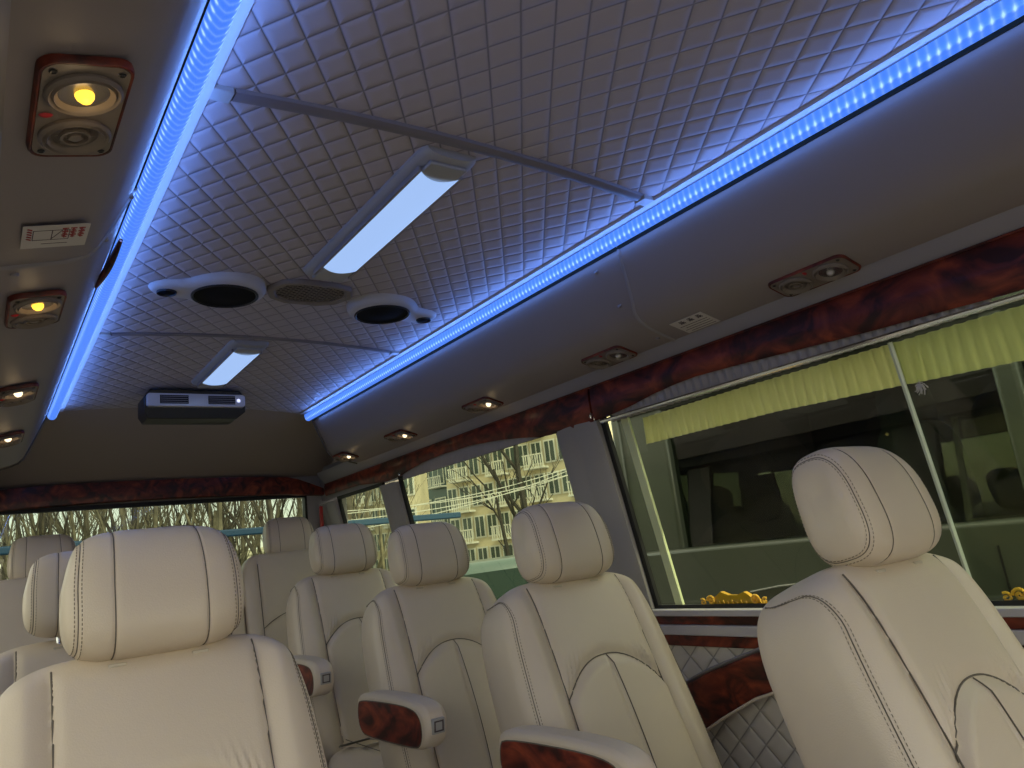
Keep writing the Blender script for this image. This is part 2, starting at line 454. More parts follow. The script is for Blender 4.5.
# speaker pods
def pod(xb, xs, y, label):
    s_ = sgn(xs-xb); zc = cz(xb)-.004
    t = tag(empty('speaker_pod', (xb, y, zc)), label, 'speaker', 'speaker pods on the ceiling')
    dxx = xs-xb; R1, R2 = .108, .046
    # outline: big circle and small circle joined by a waist
    out = []
    N = 60
    def rad(a):
        # union of two discs and a smooth neck, by marching the ray outwards
        r = 0; c, s2 = cos(a), sin(a); best = .05; rr = 0
        while rr < .32:
            px, py = rr*c, rr*s2
            d1 = math.hypot(px, py)-R1; d2 = math.hypot(px-dxx, py-.012)-R2
            k = .05; h = max(k-abs(d1-d2), 0)/k; d = min(d1, d2)-h*h*k*.25
            if d < 0: best = rr
            rr += .002
        return best
    rs = [rad(2*pi*k/N) for k in range(N)]
    # shell: rim radius profile as nested rings scaled inward by offset
    def ring(off, z): return [((r-off)*cos(2*pi*k/N), (r-off)*sin(2*pi*k/N), z) for k, r in enumerate(rs)]
    g = G(); secs = [ring(-.002, .012), ring(0, -.004), ring(.004, -.014), ring(.012, -.021), ring(.022, -.023)]
    vs = [p for q in secs for p in q]; fs = []
    for i in range(4):
        for k in range(N): fs.append((i*N+k, i*N+(k+1) % N, (i+1)*N+(k+1) % N, (i+1)*N+k))
    fs.append(tuple(range(4*N, 5*N)))
    g.add(vs, fs); g.build('pod_shell', M['pod'], t, angle=50)
    for nm, cx, cy, R in (('woofer', 0, 0, .085), ('tweeter', dxx, .012, .024)):
        g = G(); g.T = Matrix.Translation((cx, cy, -.023))
        g.lathe([(R, .004), (R*1.0, -.003), (R*.96, -.005), (R*.93, -.002), (R*.9, 0)], 40)
        rg = g.build(nm, M['black'], t)
        g = G(); g.T = Matrix.Translation((cx, cy, -.0235)); g.lathe([(R*.94, -.0005), (R*.8, .0), (R*.4, -.003), (0.0001, -.005)], 40)
        g.build('speaker_grille', M['speaker'], rg)
pod(.527, .385, 1.93, 'left round speaker pod with a small tweeter beside the hexagonal vent')
pod(1.000, 1.150, 1.955, 'right round speaker pod with a small tweeter near the right LED strip')
# hexagonal vent between the pods
t = tag(empty('ceiling_vent', (.755, 1.905, cz(.755)-.004)), 'hexagonal grey ceiling vent grille between the two round speakers', 'vent')
hexo = [(x_, y_*1.4) for x_, y_ in [(-.125, 0), (-.10, .042), (-.05, .062), (.05, .062), (.10, .042), (.125, 0), (.10, -.042), (.05, -.055), (-.05, -.055), (-.10, -.042)]]
g = G()
secs = [[(x*s_, y*s_, z) for x, y in hexo] for s_, z in ((1, .008), (1, -.004), (.96, -.010), (.84, -.010), (.80, -.004))]
n = len(hexo); vs = [p for q in secs for p in q]
g.add(vs, [(i*n+k, i*n+(k+1) % n, (i+1)*n+(k+1) % n, (i+1)*n+k) for i in range(4) for k in range(n)]); g.build('vent_frame', M['warmplastic'], t)
g = G(); g.prism([(x*.81, y*.81) for x, y in hexo], lambda a, b: (a, b, .001), lambda a, b: (a, b, .006)); g.build('vent_backing', M['speaker'], t, smooth=False)
g = G()
def inhex(x, y): return abs(x) < .098-.0 and abs(y) < .066 and abs(x)/.104+abs(y)/.115 < 1.1
for fam in (1, -1):
    for k in range(-12, 13):
        c = k*.0165; pts = []
        for q in range(-40, 41):
            x = q*.0026; y = fam*(x*.75) + c
            if inhex(x, y): pts.append((x, y, -.004))
        if len(pts) > 1: g.tube([pts[0], pts[-1]], .0016, 5)
g.build('vent_grille', M['warmplastic'], t)

# boxy silver device on the end of the ceiling
t = tag(empty('air_purifier', (.712, 3.13, 1.880)), 'flat silver and black purifier box at the rear end of the ceiling', 'air purifier')
g = G(); g.prism([(-.190, .03), (-.17, .058), (.17, .058), (.19, .03), (.19, -.03), (.16, -.055), (-.175, -.055), (-.19, -.03)], lambda a, b: (a, -.07+(.03 if b < -.05 else 0), b), lambda a, b: (a, .08, b)); g.build('purifier_case', M['black'], t, bevel=.004)
g = G(); g.prism(rrect(.37, .052, .012), lambda a, b: (a, -.088, b+.012), lambda a, b: (a, -.06, b+.012)); g.build('front_panel', M['silver'], t, bevel=.003)
for x0 in (-.087, .092):
    g = G(); g.box(x0-.052, x0+.052, -.0895, -.08, -.004, .030); v_ = g.build('air_vent', M['speaker'], t, smooth=False)
    g = G()
    for k in range(4): g.box(x0-.05, x0+.05, -.0915, -.088, -.001+k*.008, .002+k*.008)
    g.build('vent_slat', M['rackgrey'], v_, smooth=False)
g = G(); g.T = Matrix.Translation((.158, -.089, .012)) @ Matrix.Rotation(radians(90), 4, 'X'); g.lathe([(0, .004), (.006, .003), (.007, 0)], 14); g.build('indicator_light', emis('pale_indicator', (.6, .65, 1), 1.5), t)

# reading lamp and air outlet panels under the racks
def reading_panel(x, y, side, mode, label, ln=.19):
    zr = 1.681-.245*((x if side > 0 else 1.56-x)-1.50)
    t = tag(empty('reading_lamp_panel', (x, y, zr)), label, 'reading lamp', 'reading lamp panels under the racks')
    t.rotation_euler.y = radians(13.5)*side
    W = .088
    g = G(); o1 = rrect(W, ln, .018)
    secs = [[(a*s_, b*(1-(1-s_)*.5), z) for a, b in o1] for s_, z in ((1, .004), (1, -.002), (.975, -.005), (.94, -.005), (.90, -.003))]
    n = len(o1); vs = [p for q in secs for p in q]
    g.add(vs, [(i*n+k, i*n+(k+1) % n, (i+1)*n+(k+1) % n, (i+1)*n+k) for i in range(4) for k in range(n)]); g.build('panel_rim', M['wood'], t)
    g = G(); g.prism([(a*.91, b*.955) for a, b in o1], lambda a, b: (a, b, -.0045), lambda a, b: (a, b, .002)); g.build('panel_face', M['warmplastic'], t, smooth=False)
    for cy, nm in ((-.042, 'lamp_ring'), (.044, 'air_outlet')):
        g = G(); g.T = Matrix.Translation((0, cy, -.005))
        g.lathe([(.037, 0), (.037, -.003), (.034, -.006), (.031, -.003), (.029, -.006), (.026, -.003), (.024, 0)], 32)
        rg = g.build(nm, M['warmplastic'], t)
        g = G(); g.T = Matrix.Translation((0, cy, -.0048))
        if nm == 'lamp_ring':
            g.lathe([(.025, -.001), (.018, .0), (.0001, .001)], 24); g.build('reflector', M['reflector'], rg)
            g = G(); g.T = Matrix.Translation((0, cy, -.008)); g.lathe([(.0001, -.008), (.005, -.007), (.0085, -.003), (.0095, .001), (.008, .006)], 20)
            b = g.build('bulb', M['glassbulb'] if mode == 0 else (M['bulb'] if mode == 1 else M['bulbwhite']), rg)
            if mode:
                pl = bpy.data.lights.new('bulb_light', 'POINT'); pl.energy = .022; pl.shadow_soft_size = .012; pl.color = (1, .7, .35)
                po = bpy.data.objects.new('bulb_light', pl); COL.objects.link(po); po.parent = t; po.location = (0, cy, -.03)
        else:
            g.lathe([(.025, .0), (.018, .003), (.0001, .003)], 24); g.build('outlet_well', M['black'], rg)
            g = G(); g.T = Matrix.Translation((0, cy, -.008)); g.lathe([(.016, .006), (.016, -.001), (.013, -.001), (.013, .006)], 20)
            g.lathe([(.0001, -.002), (.007, -.001), (.008, .006)], 16)
            for k in range(4):
                a = pi*k/4; g.tube([(-.02*cos(a), -.02*sin(a), .003), (.02*cos(a), .02*sin(a), .003)], .0012, 4)
            g.build('outlet_nozzle', M['warmplastic'], rg)
    g = G(); g.T = Matrix.Translation((-.032, 0, -.006)); g.lathe([(.0001, -.003), (.003, -.002), (.0045, 0)], 10, sx=1.6); g.build('call_button', M['red'], t)
    for a in (-1, 1):
        for b in (-1, 1):
            g = G(); g.T = Matrix.Translation((a*.031, b*(ln/2-.016), -.0055)); g.lathe([(.0001, .001), (.003, -.001), (.0042, 0)], 8); g.build('screw', M['black'], t)
    return t
reading_panel(.078, .825, -1, 1, 'nearest reading lamp panel on the left rack with a yellow bulb lit')
reading_panel(.078, 1.495, -1, 1, 'second reading lamp panel on the left rack past the sticker, bulb lit', .17)
reading_panel(.078, 2.153, -1, 2, 'third reading lamp panel on the left rack, seen edge-on', .17)
reading_panel(.078, 2.755, -1, 2, 'last reading lamp panel on the left rack, smallest in view', .17)
reading_panel(1.500, .845, 1, 0, 'unlit reading lamp panel on the right rack above the curtain pleats', .19)
reading_panel(1.497, 1.515, 1, 0, 'unlit reading lamp panel on the right rack beside the joint bead', .17)
reading_panel(1.478, 2.169, 1, 2, 'third reading lamp panel on the right rack, lit white', .17)
reading_panel(1.460, 2.781, 1, 2, 'fourth reading lamp panel on the right rack, small and lit', .17)
reading_panel(1.445, 3.33, 1, 2, 'farthest lit reading lamp panel at the rear corner of the right rack', .14)

# stickers with printed marks
def sticker(x, y, wx, wy, rz, label, left):
    o0 = tag(empty('sticker', (x, y, 1.681-.245*((1.56-x if left else x)-1.50)), 0), label, 'sticker')
    o0.rotation_euler = (Matrix.Rotation(radians(-13.5 if left else 13.5), 4, 'Y') @ Matrix.Rotation(rz, 4, 'Z')).to_euler()
    g = G(); g.box(-wx/2, wx/2, -wy/2, wy/2, -.0012, 0); g.build('sticker_sheet', M['white'], o0, smooth=False)
    g = G(); rnd = random.Random(5)
    def stroke(a, b, c, d, wd=.0011):
        g.tube([(a, b, -.0013), (c, d, -.0013)], wd, 4)
    rows = 3
    if left:
        for r in range(3):
            for k in range(3):
                cx = wx*.40-.0 - k*.009; cy = wy*.32 - r*.0
                cx = wx/2-.010-k*.0105; cy = -wy/2+.014+r*.0115
                stroke(cx-.004, cy-.0035, cx+.004, cy-.0035, .0014); stroke(cx, cy-.005, cx, cy+.005, .0014)
                if (r+k) % 2: stroke(cx-.003, cy+.003, cx+.003, cy+.003)
                else: stroke(cx-.003, cy+.001, cx+.003, cy+.004)
        for k in range(5): cy = -wy/2+.008+k*.0085; stroke(-wx/2+.006, cy, -wx/2+.011, cy+.004, .0016)
    else:
        for k in range(3):
            cx = -wx/2+.018+k*.028; cy = wy/2-.014
            for q in ((-.008, -.005, .008, -.005), (-.008, .001, .008, .001), (-.006, .007, .006, .007), (0, -.008, 0, .008), (-.007, -.008, -.002, .002), (.007, -.008, .002, .002)):
                stroke(cx+q[0], cy+q[1], cx+q[2], cy+q[3], .0012)
    g.build('print', M['inkred'] if left else M['inkdark'], o0, smooth=False)
    g = G()
    if left:
        a, b, c, d = -wx*.34, wx*.20, -wy*.30, wy*.12
        for q in ((a, c, b, c), (a, d, b, d), (a, c, a, d), (b, c, b, d), (-.005, c, -.005, d), (.008, c, -.006, d), (-wx*.2, wy*.3, wx*.2, wy*.3)):
            stroke(*q, .0006)
        g.build('print', M['inkdark'], o0, smooth=False)
    else:
        for r in range(4):
            stroke(-wx/2+.008, wy/2-.034-r*.011, wx/2-.008-.01*(r % 2), wy/2-.034-r*.011, .0009)
        g.build('print', M['inkdark'], o0, smooth=False)
    return o0
sticker(.083, 1.165, .084, .078, 0, 'pale safety sticker with red characters under the left rack', True)
sticker(1.495, 1.185, .105, .075, radians(90), 'small white notice sticker with dark characters under the right rack', False)

# wood valances over the windows (wavy lower edge)
WB = [(-1.6, 1.527), (.30, 1.527), (.488, 1.527), (.639, 1.534), (.81, 1.540), (.959, 1.549), (1.131, 1.559), (1.296, 1.566), (1.42, 1.558), (1.50, 1.545), (1.58, 1.536), (1.672, 1.530),
      (1.75, 1.528), (1.841, 1.528), (1.92, 1.528), (1.983, 1.532), (2.09, 1.55), (2.221, 1.567), (2.427, 1.583), (2.664, 1.585), (2.80, 1.580), (2.935, 1.567), (3.05, 1.55), (3.18, 1.545), (3.30, 1.555), (3.481, 1.572), (3.668, 1.575), (3.93, 1.572)]
def interp(tab, y):
    for (a, b), (c, d) in zip(tab, tab[1:]):
        if a <= y <= c: return b+(d-b)*(y-a)/(c-a)
    return tab[-1][1] if y > tab[-1][0] else tab[0][1]
def valance(side, segs):
    f = (lambda x: x) if side > 0 else mx_
    for i, (y0, y1, label) in enumerate(segs):
        g = G(); secs = []
        n = 40
        for k in range(n+1):
            y = y0+(y1-y0)*k/n; zb = interp(WB, y); xa = 1.572
            secs.append([(f(xa), y, 1.636), (f(xa-.004), y, 1.625), (f(xa-.005), y, (1.63+zb)/2), (f(xa-.002), y, zb+.008), (f(xa+.003), y, zb), (f(xa+.007), y, zb+.001), (f(xa+.009), y, 1.636)])
        g.strip(secs, close=True)
        o = g.build('wood_valance', M['wood']); tag(o, label, 'wood trim', 'burl wood window valances')
valance(1, [(YF+.05, 1.695, 'glossy red burl wood valance above the wide side window'), (1.705, 3.93, 'burl wood valance with a wavy edge above the farther side windows')])
# small chrome clips hanging at the valance joint
for (y, z, lab) in ((1.70, 1.548, 'tiny chrome clip at the joint of the wood valances'), (3.02, 1.560, 'tiny chrome clip on the wavy valance near the rear pillar')):
    g = G(); g.T = Matrix.Translation((1.566, y, z)); g.tube([(0, -.006, .004), (-.004, -.006, -.004), (-.004, .006, -.004), (0, .006, .004)], .0018, 6)
    g.tube([(0, 0, .008), (-.006, 0, 0), (-.003, 0, -.010)], .0016, 6)
    tag(g.build('chrome_clip', M['chrome']), lab, 'clip', 'clips on the valance')

# rear wood trim
g = G(); secs = []
for k in range(31):
    x = -.10+1.72*k/30; u = (x-XC)/.8
    zt = 1.712-.03*abs(u)**3; zb = 1.612-.022*abs(u)**2
    if x > 1.42: zt -= .06*((x-1.42)/.2); zb -= .004
    y = YB-.05
    secs.append([(x, y+.02, zt), (x, y, zt-.004), (x, y-.004, (zt+zb)/2), (x, y, zb+.004), (x, y+.02, zb)])
g.strip(secs, close=True); tag(g.build('rear_valance', M['wood']), 'burl wood panel across the top of the rear window', 'wood trim')

# ---------------------------------------------------------------- side walls with window openings
def quad_wall(side, name):
    f = (lambda x: x) if side > 0 else mx_
    return f
WIN = [(-1.45, -.35), (-.15, 1.70), (1.905, 3.10), (3.27, 3.83)]       # openings along Y
ZT, ZS = 1.555, .940
for side, nm in ((1, 'wall_right'), (-1, 'wall_left')):
    f = (lambda x: x) if side > 0 else mx_
    g = G()
    # band above the windows
    g.add([(f(wallx(ZT)+.014), YF, ZT), (f(wallx(ZT)+.014), YB, ZT), (f(1.59), YB, 1.74), (f(1.59), YF, 1.74),
           (f(wallx(ZT)+.06), YF, ZT), (f(wallx(ZT)+.06), YB, ZT), (f(1.63), YB, 1.74), (f(1.63), YF, 1.74)],
          [(0, 1, 2, 3), (4, 5, 6, 7), (0, 1, 5, 4), (0, 3, 7, 4), (1, 2, 6, 5)])
    g.box(*sorted((f(1.711), f(1.77))), YF, YB, -.02, ZS-.01)
    ob = g.build(nm, M['pillar'], smooth=False); struct(ob)
    edges = [YF] + [e for wn in WIN for e in wn] + [YB]
    for k in range(0, len(edges), 2):
        a, b = edges[k], edges[k+1]
        g = G(); secs = []
        for z in (ZS-.02, 1.1, 1.25, 1.4, 1.535):
            x = wallx(z)-.012
            secs.append([(f(x+.05), a, z), (f(x+.01), a, z), (f(x), a+.02, z), (f(x-.002), (a+b)/2-.012, z), (f(x+.002), (a+b)/2, z), (f(x-.002), (a+b)/2+.012, z), (f(x), b-.02, z), (f(x+.01), b, z), (f(x+.05), b, z)])
        g.strip(secs, close=True); o = g.build('trim_%d' % (10+k//2+(10 if side < 0 else 0)), M['pillar'], angle=50); struct(o)
        # upper part of wall behind pillar covers (outer skin)
    for i, (a, b) in enumerate(WIN):
        # rubber frame
        wn = empty('window_%d' % (i+1+(5 if side < 0 else 0)), (f(wallx(1.25)), (a+b)/2, 1.25)); struct(wn)
        ox, oy, oz = wn.location
        def P(y, z, dx=0): return (f(wallx(max(z, .95))+dx)-ox, y-oy, z-oz)
        g = G(); wd = .016
        for (y0, y1, z0, z1) in ((a, b, ZT-wd, ZT), (a, b, ZS-.004, ZS+.010), (a, a+.018, ZS, ZT), (b-.018, b, ZS, ZT)):
            vs = [P(y0, z0, .015), P(y1, z0, .015), P(y1, z1, .015), P(y0, z1, .015), P(y0, z0, .03), P(y1, z0, .03), P(y1, z1, .03), P(y0, z1, .03)]
            g.add(vs, [(0, 1, 2, 3), (4, 7, 6, 5), (0, 4, 5, 1), (1, 5, 6, 2), (2, 6, 7, 3), (3, 7, 4, 0)])
        g.build('window_frame', M['rubber'], wn, smooth=False)
        g = G(); g.add([P(a, ZS, .026), P(b, ZS, .026), P(b, ZT, .026), P(a, ZT, .026)], [(0, 1, 2, 3)])
        g.build('window_pane', (M['glass'] if i != 1 else M['wideglass']) if side > 0 else M['leftglass'], wn, smooth=False)
        if i == 1:
            if side > 0:
                g = G(); g.tube([P(.765, ZS, .016), P(.765, 1.51, .016)], .0055, 6)
                g.build('sash_divider', mat('pale_sash_metal', (.55, .62, .50), .4, .3), wn)
                # second sliding pane overlaps the first: darker double glazing
                g = G(); g.add([P(a, ZS, .020), P(.765, ZS, .020), P(.765, ZT, .020), P(a, ZT, .020)], [(0, 1, 2, 3)])
                g.build('window_pane', glass('sliding_pane_glass', (.84, .90, .80), .03), wn, smooth=False)
                # pale yellow-green upright bar near the far pillar
                g = G(); yy = 1.60
                vs = [P(yy-.012, ZS, .02), P(yy+.016, ZS, .02), P(yy+.016, ZT, .02), P(yy-.012, ZT, .02), P(yy-.012, ZS, .03), P(yy+.016, ZS, .03), P(yy+.016, ZT, .03), P(yy-.012, ZT, .03)]
                g.add(vs, [(0, 1, 2, 3), (4, 7, 6, 5), (0, 4, 5, 1), (1, 5, 6, 2), (2, 6, 7, 3), (3, 7, 4, 0)])
                g.build('pale_upright', mat('pale_yellow_green', (.62, .68, .40), .5), wn, smooth=False)
            g = G(); g.tube([P(a, 1.513, -.020), P(1.66, 1.520, -.020)], .0065, 8); g.build('curtain_rail', M['chrome'], wn)

# gathered curtain above the rail in the arch of the valance, plus plain strip at the next window
g = G()
def pleat(u, v):
    y = .55+1.08*u; return (1.583+.0042*sin(2*pi*y/.027), y+.003*sin(14*v), 1.512+.065*v)
g.grid(pleat, 420, 4)
g.grid(lambda u, v: (lambda p: (p[0]+.002, p[1], p[2]))(pleat(u, v)), 420, 2)
tag(g.build('gathered_curtain', M['curtain'], angle=80), 'grey finely pleated curtain heading between the wood valance and the chrome rail', 'curtain')
g = G()
for k in range(2):
    g.grid(lambda u, v: (1.585+.0015*sin(2*pi*(1.93+1.1*u)/.03)+k*.005, 1.93+1.1*u, 1.535+.065*v), 160, 3)
tag(g.build('gathered_curtain', M['curtain'], angle=80), 'plain grey curtain strip under the wavy valance of the middle side window', 'curtain')

# sunlit mesh curtain band hanging outside the wide window's glass line (in the double glazing gap)
mcur = bpy.data.materials.new('sunlit_mesh_curtain'); mcur.use_nodes = True; tt = mcur.node_tree
b_ = tt.nodes['Principled BSDF']; b_.inputs['Base Color'].default_value = (.90, .88, .70, 1); b_.inputs['Roughness'].default_value = .9
b_.inputs['Transmission Weight'].default_value = 0
tr_ = tt.nodes.new('ShaderNodeBsdfTranslucent'); tr_.inputs[0].default_value = (.96, .93, .62, 1); mx_s = tt.nodes.new('ShaderNodeMixShader'); mx_s.inputs[0].default_value = .68
tt.links.new(b_.outputs[0], mx_s.inputs[1]); tt.links.new(tr_.outputs[0], mx_s.inputs[2]); tt.links.new(mx_s.outputs[0], tt.nodes['Material Output'].inputs[0])
g = G()
def band(u, v):
    y = .20+1.36*u; zt = 1.515-.012*(y > 1.2)*(y-1.2); zb = 1.408+.022*min(1, max(0, (y-.5)/.6)) 
    return (1.645+.004*sin(2*pi*y/.026 + 1.2*v), y+.004*v*sin(2*pi*y/.3), zt+(zb-zt)*v)
g.grid(band, 360, 8)
g.grid(lambda u, v: (lambda p: (p[0]+.002, p[1], p[2]))(band(u, v)), 360, 2)
tag(g.build('mesh_curtain', mcur, angle=80), 'bright yellow-green wavy mesh curtain band behind the top of the wide window glass', 'curtain')

# small ornament tuft hanging on that band
g = G(); rnd = random.Random(3)
for k in range(16):
    a = 2*pi*k/16; r = .006+.006*rnd.random(); g.tube([(0, 0, 0), (-.004, r*cos(a), r*sin(a)-.004), (0, 1.4*r*cos(a+.5), 1.3*r*sin(a+.5)-.008)], .0012, 5)
g.tube([(0, 0, .012), (0, 0, -.02)], .001, 5)
tag(g.build('hanging_tassel', M['pod'], loc=(1.630, .735, 1.408)), 'tiny pale tassel dangling under the mesh curtain by the sash divider', 'tassel')

# sill: chrome bead, wood strip, grey strip, wood strip, quilted side panel
def along(name, x0, x1, z0, z1, m, y0=YF+.05, y1=YB-.1, lab=None, cat=None, bevel=.003):
    g = G(); g.box(x0, x1, y0, y1, z0, z1); o = g.build(name, m, bevel=bevel)
    if lab: tag(o, lab, cat)
    else: struct(o)
    return o
M['sillgrey'] = mat('grey_sill_plastic', (.52, .49, .50), .4)
along('trim_4', 1.680, 1.715, .922, .940, M['sillgrey'])
along('wood_sill_strip', 1.690, 1.712, .898, .923, M['wood'], lab='upper burl wood strip under the wide window sill', cat='wood trim')
along('trim_5', 1.685, 1.715, .868, .897, M['sillgrey'])
along('wood_sill_strip', 1.690, 1.712, .838, .867, M['wood'], lab='lower burl wood strip above the quilted side panel', cat='wood trim')
g = G(); g.box(1.700, 1.715, YF+.05, YB-.1, .10, .836); struct(g.build('trim_6', M['sidequilt'], smooth=False))
# sloping wood armrest panel on the side wall
out = [(1.80, .60), (1.76, .66), (1.47, .780), (1.205, .868), (.95, .925), (.86, .91), (.85, .88), (.90, .835), (1.02, .80), (1.205, .765), (1.33, .725), (1.45, .665), (1.60, .58), (1.78, .55)]
t = tag(empty('wall_armrest', (1.70, 1.2, .78)), 'burl wood armrest panel sloping along the quilted wall between the two right seats', 'armrest')
g = G(); g.prism([(a-1.2, b-.78) for a, b in out], lambda a, b: (-.045, a, b), lambda a, b: (0, a, b)); g.build('wood_face', M['wood'], t, bevel=.006)
g = G(); g.tube([(-.045, a-1.2, b-.78-.004) for a, b in out[6:]], .004, 8); g.build('cream_piping', M['leather'], t)
g = G(); g.tube([(-.025, a-1.2, b-.78+.006) for a, b in out[:5]], .012, 8, flat=.5); g.build('top_pad', M['rackgrey'], t)

# rear wall, window
g = G()
g.box(-.2, 1.74, YB, YB+.05, 0, 1.15); g.box(-.2, 1.74, YB, YB+.05, 1.60, 2.06); g.box(1.50, 1.74, YB-.01, YB+.05, 1.1, 1.62); g.box(-.2, .04, YB, YB+.05, 1.1, 1.62)
struct(g.build('wall_rear', M['pillar'], smooth=False))
wn = empty('window_5', (XC, YB, 1.38)); struct(wn)
g = G()
for q in ((-.73, .73, .205, .225), (-.73, .73, -.235, -.225), (-.735, -.72, -.23, .22), (.722, .735, -.23, .22)): g.box(q[0], q[1], -.015, .02, q[2], q[3])
g.build('window_frame', M['rubber'], wn, smooth=False)
g = G(); g.add([(-.73, .01, -.23), (.73, .01, -.23), (.73, .01, .22), (-.73, .01, .22)], [(0, 1, 2, 3)]); g.build('window_pane', M['rearglass'], wn, smooth=False)
# red and white reflective strip on the rear corner post
g = G(); g.box(1.545, 1.560, YB-.10, YB-.085, 1.37, 1.52)
tag(g.build('reflector_strip', M['red']), 'narrow red reflector strip on the rear corner post', 'reflector')
# front bulkhead with the windshield opening
g = G(); g.box(-.2, 1.74, YF-.05, YF, 0, .75); g.box(-.2, 1.74, YF-.05, YF, 1.70, 2.06); g.box(-.2, -.10, YF-.05, YF, .7, 1.75); g.box(1.64, 1.74, YF-.05, YF, .7, 1.75)
struct(g.build('wall_front', M['pillar'], smooth=False))
wn = empty('window_11', (XC, YF-.02, 1.22)); struct(wn)
g = G(); g.add([(-.87, 0, -.47), (.87, 0, -.47), (.87, 0, .48), (-.87, 0, .48)], [(0, 1, 2, 3)]); g.build('window_pane', M['clearglass'], wn, smooth=False)
for (lx, ly, lz, rx, ry, a, b) in ((XC, YF+.0, 1.22, radians(90), 0, 1.7, .9), (wallx(1.25)*-1+2*XC+.03, .78, 1.25, 0, radians(90), .55, 1.8), (wallx(1.25)*-1+2*XC+.03, 2.5, 1.25, 0, radians(90), .55, 1.15)):
    L = bpy.data.lights.new('window_portal', 'AREA'); L.shape = 'RECTANGLE'; L.size = a; L.size_y = b
    L.cycles.is_portal = True
    o = bpy.data.objects.new('window_portal', L); COL.objects.link(o); o.location = (lx, ly, lz)
    if ry: o.rotation_euler = (0, -ry, 0)
    else: o.rotation_euler = (rx, 0, 0)

# ================================================================== SEATS
BH, BN, BM = .385, 4.6, 6.0          # backrest superellipsoid
def bw(z):                            # half width at height z
    return .260 - .018*sstep(.25, .70, z)
BD = .100
def bfront(x, z, off=0.0, back=False):
    zc = (z-.305)/BH; s = max(0, 1-abs(zc)**BM)**(1/BM); q = s**BN - abs(x/bw(z))**BN
    y = BD*max(0, q)**(1/BN)
    return y if back else -(y + bdisp(x, z)) - off
def xs(z): return .150 + .006*sstep(.5, .1, z)      # bolster seam
def arch(x): return .470 - .085*(abs(x)/.15)**2.2
def bdisp(x, z):
    e = abs(x)
    zc = abs((z-.305)/BH); win = 1-sstep(.86, .99, zc)
    d = 0
    d += .013*sstep(xs(z)+.003, xs(z)+.040, e)*(1-sstep(.19, .245, e)*.6)         # raised bolsters
    d -= .0045*math.exp(-((e-xs(z))/.009)**2)
    if e < xs(z):
        a = arch(x)
        t = z-a
        d -= .004*math.exp(-(t/.008)**2)
        if t < 0: d += .012*sstep(0, -.03, t) - .004*math.exp(-(x/.005)**2)*sstep(0, -.02, t)
        else:
            d += .006*sstep(0, .03, t)
            mk = math.exp(-((e-.118)/.034)**2)*math.exp(-((t-.024)/.024)**2)
            ph = (e*1.0 + t*.35)
            d += .0050*mk*sin(2*pi*ph/.0165)
    return d*win
def make_back(parent, hinge=(0, .33, .42), lean=21, detail=True):
    B = empty('backrest_pivot_tmp')      # replaced below: geometry is baked into seat space
    bpy.data.objects.remove(B)
    T = Matrix.Translation(hinge) @ Matrix.Rotation(radians(-lean), 4, 'X')
    nx, nz = (160, 130) if detail else (56, 48)
    g = G(); g.T = T; secs = []
    xi = [sin(pi/2*(2*k/(nx-1)-1))**1 for k in range(nx)]
    xi = [.35*(2*k/(nx-1)-1)+.65*v for k, v in enumerate(xi)]
    for j in range(nz+1):
        zc = -1+2*j/nz; zc = .5*zc+.5*sin(pi/2*zc)
        zc = max(-.9999, min(.9999, zc)); z = .305+BH*zc
        s = (1-abs(zc)**BM)**(1/BM); ring = []
        for v in xi:
            x = v*s*bw(z); y = BD*s*(1-abs(v)**BN)**(1/BN)
            ring.append((x, -(y+bdisp(x, z)), z))
        for v in xi[-2:0:-6]:
            x = v*s*bw(z)*.96; y = BD*s*(1-abs(v)**BN)**(1/BN); ring.append((x, y*1.25, z))
        secs.append(ring)
    n = len(secs[0]); vs = [p for q in secs for p in q]
    g.add(vs, [(i*n+k, i*n+(k+1) % n, (i+1)*n+(k+1) % n, (i+1)*n+k) for i in range(nz) for k in range(n)], 0)
    # seam cords
    R = .0016
    for sg in (-1, 1):
        g.tube([(sg*xs(z), bfront(sg*xs(z), z, .0036), z) for z in [.03+k*.0155 for k in range(42)]], R, 5, 1)
    g.tube([(x, bfront(x, arch(x), .0016), arch(x)) for x in [-.152+.304*k/40 for k in range(41)]], R, 5, 1)
    g.tube([(0.012*sin(z*6), bfront(.012*sin(z*6), z, .0012), z) for z in [.03+k*.0125 for k in range(36)]], R*.8, 5, 1)
    # double stitched edge seams, running up the bolster and over to the back
    for sg in (-1, 1):
        for d_, kind in ((0, 'cord'), (-3.6, 'st'), (3.6, 'st')):
            pts = []
            def sp(th, z):
                zc = (z-.305)/BH; s = (1-abs(zc)**BM)**(1/BM); c, q = cos(th), sin(th)
                x = sg*bw(z)*s*abs(c)**(2/BN); y = -BD*s*sgn(q)*abs(q)**(2/BN)
                if q > 0: y -= bdisp(x, z)
                r = Vector((x, y, z)); return r + Vector((sg*.6, -.6, 0)).normalized()*.0004
            for k in range(46): pts.append(sp(radians(33+d_), .02+.0125*k))
            z0 = .02+.0125*45
            for k in range(1, 16):
                u = k/15; pts.append(sp(radians(33+d_-75*u*u), z0+.088*sin(u*pi/2)+d_*-.0004))
            if kind == 'cord': g.tube(pts, .0010, 5, 1)
            elif detail: g.dashes(pts, .0045, .0030, .0008, 2)
            else: g.tube(pts, .0006, 4, 2)
    return g.build('backrest', [M['leather'], M['seam'], M['stitch']], parent, angle=70)
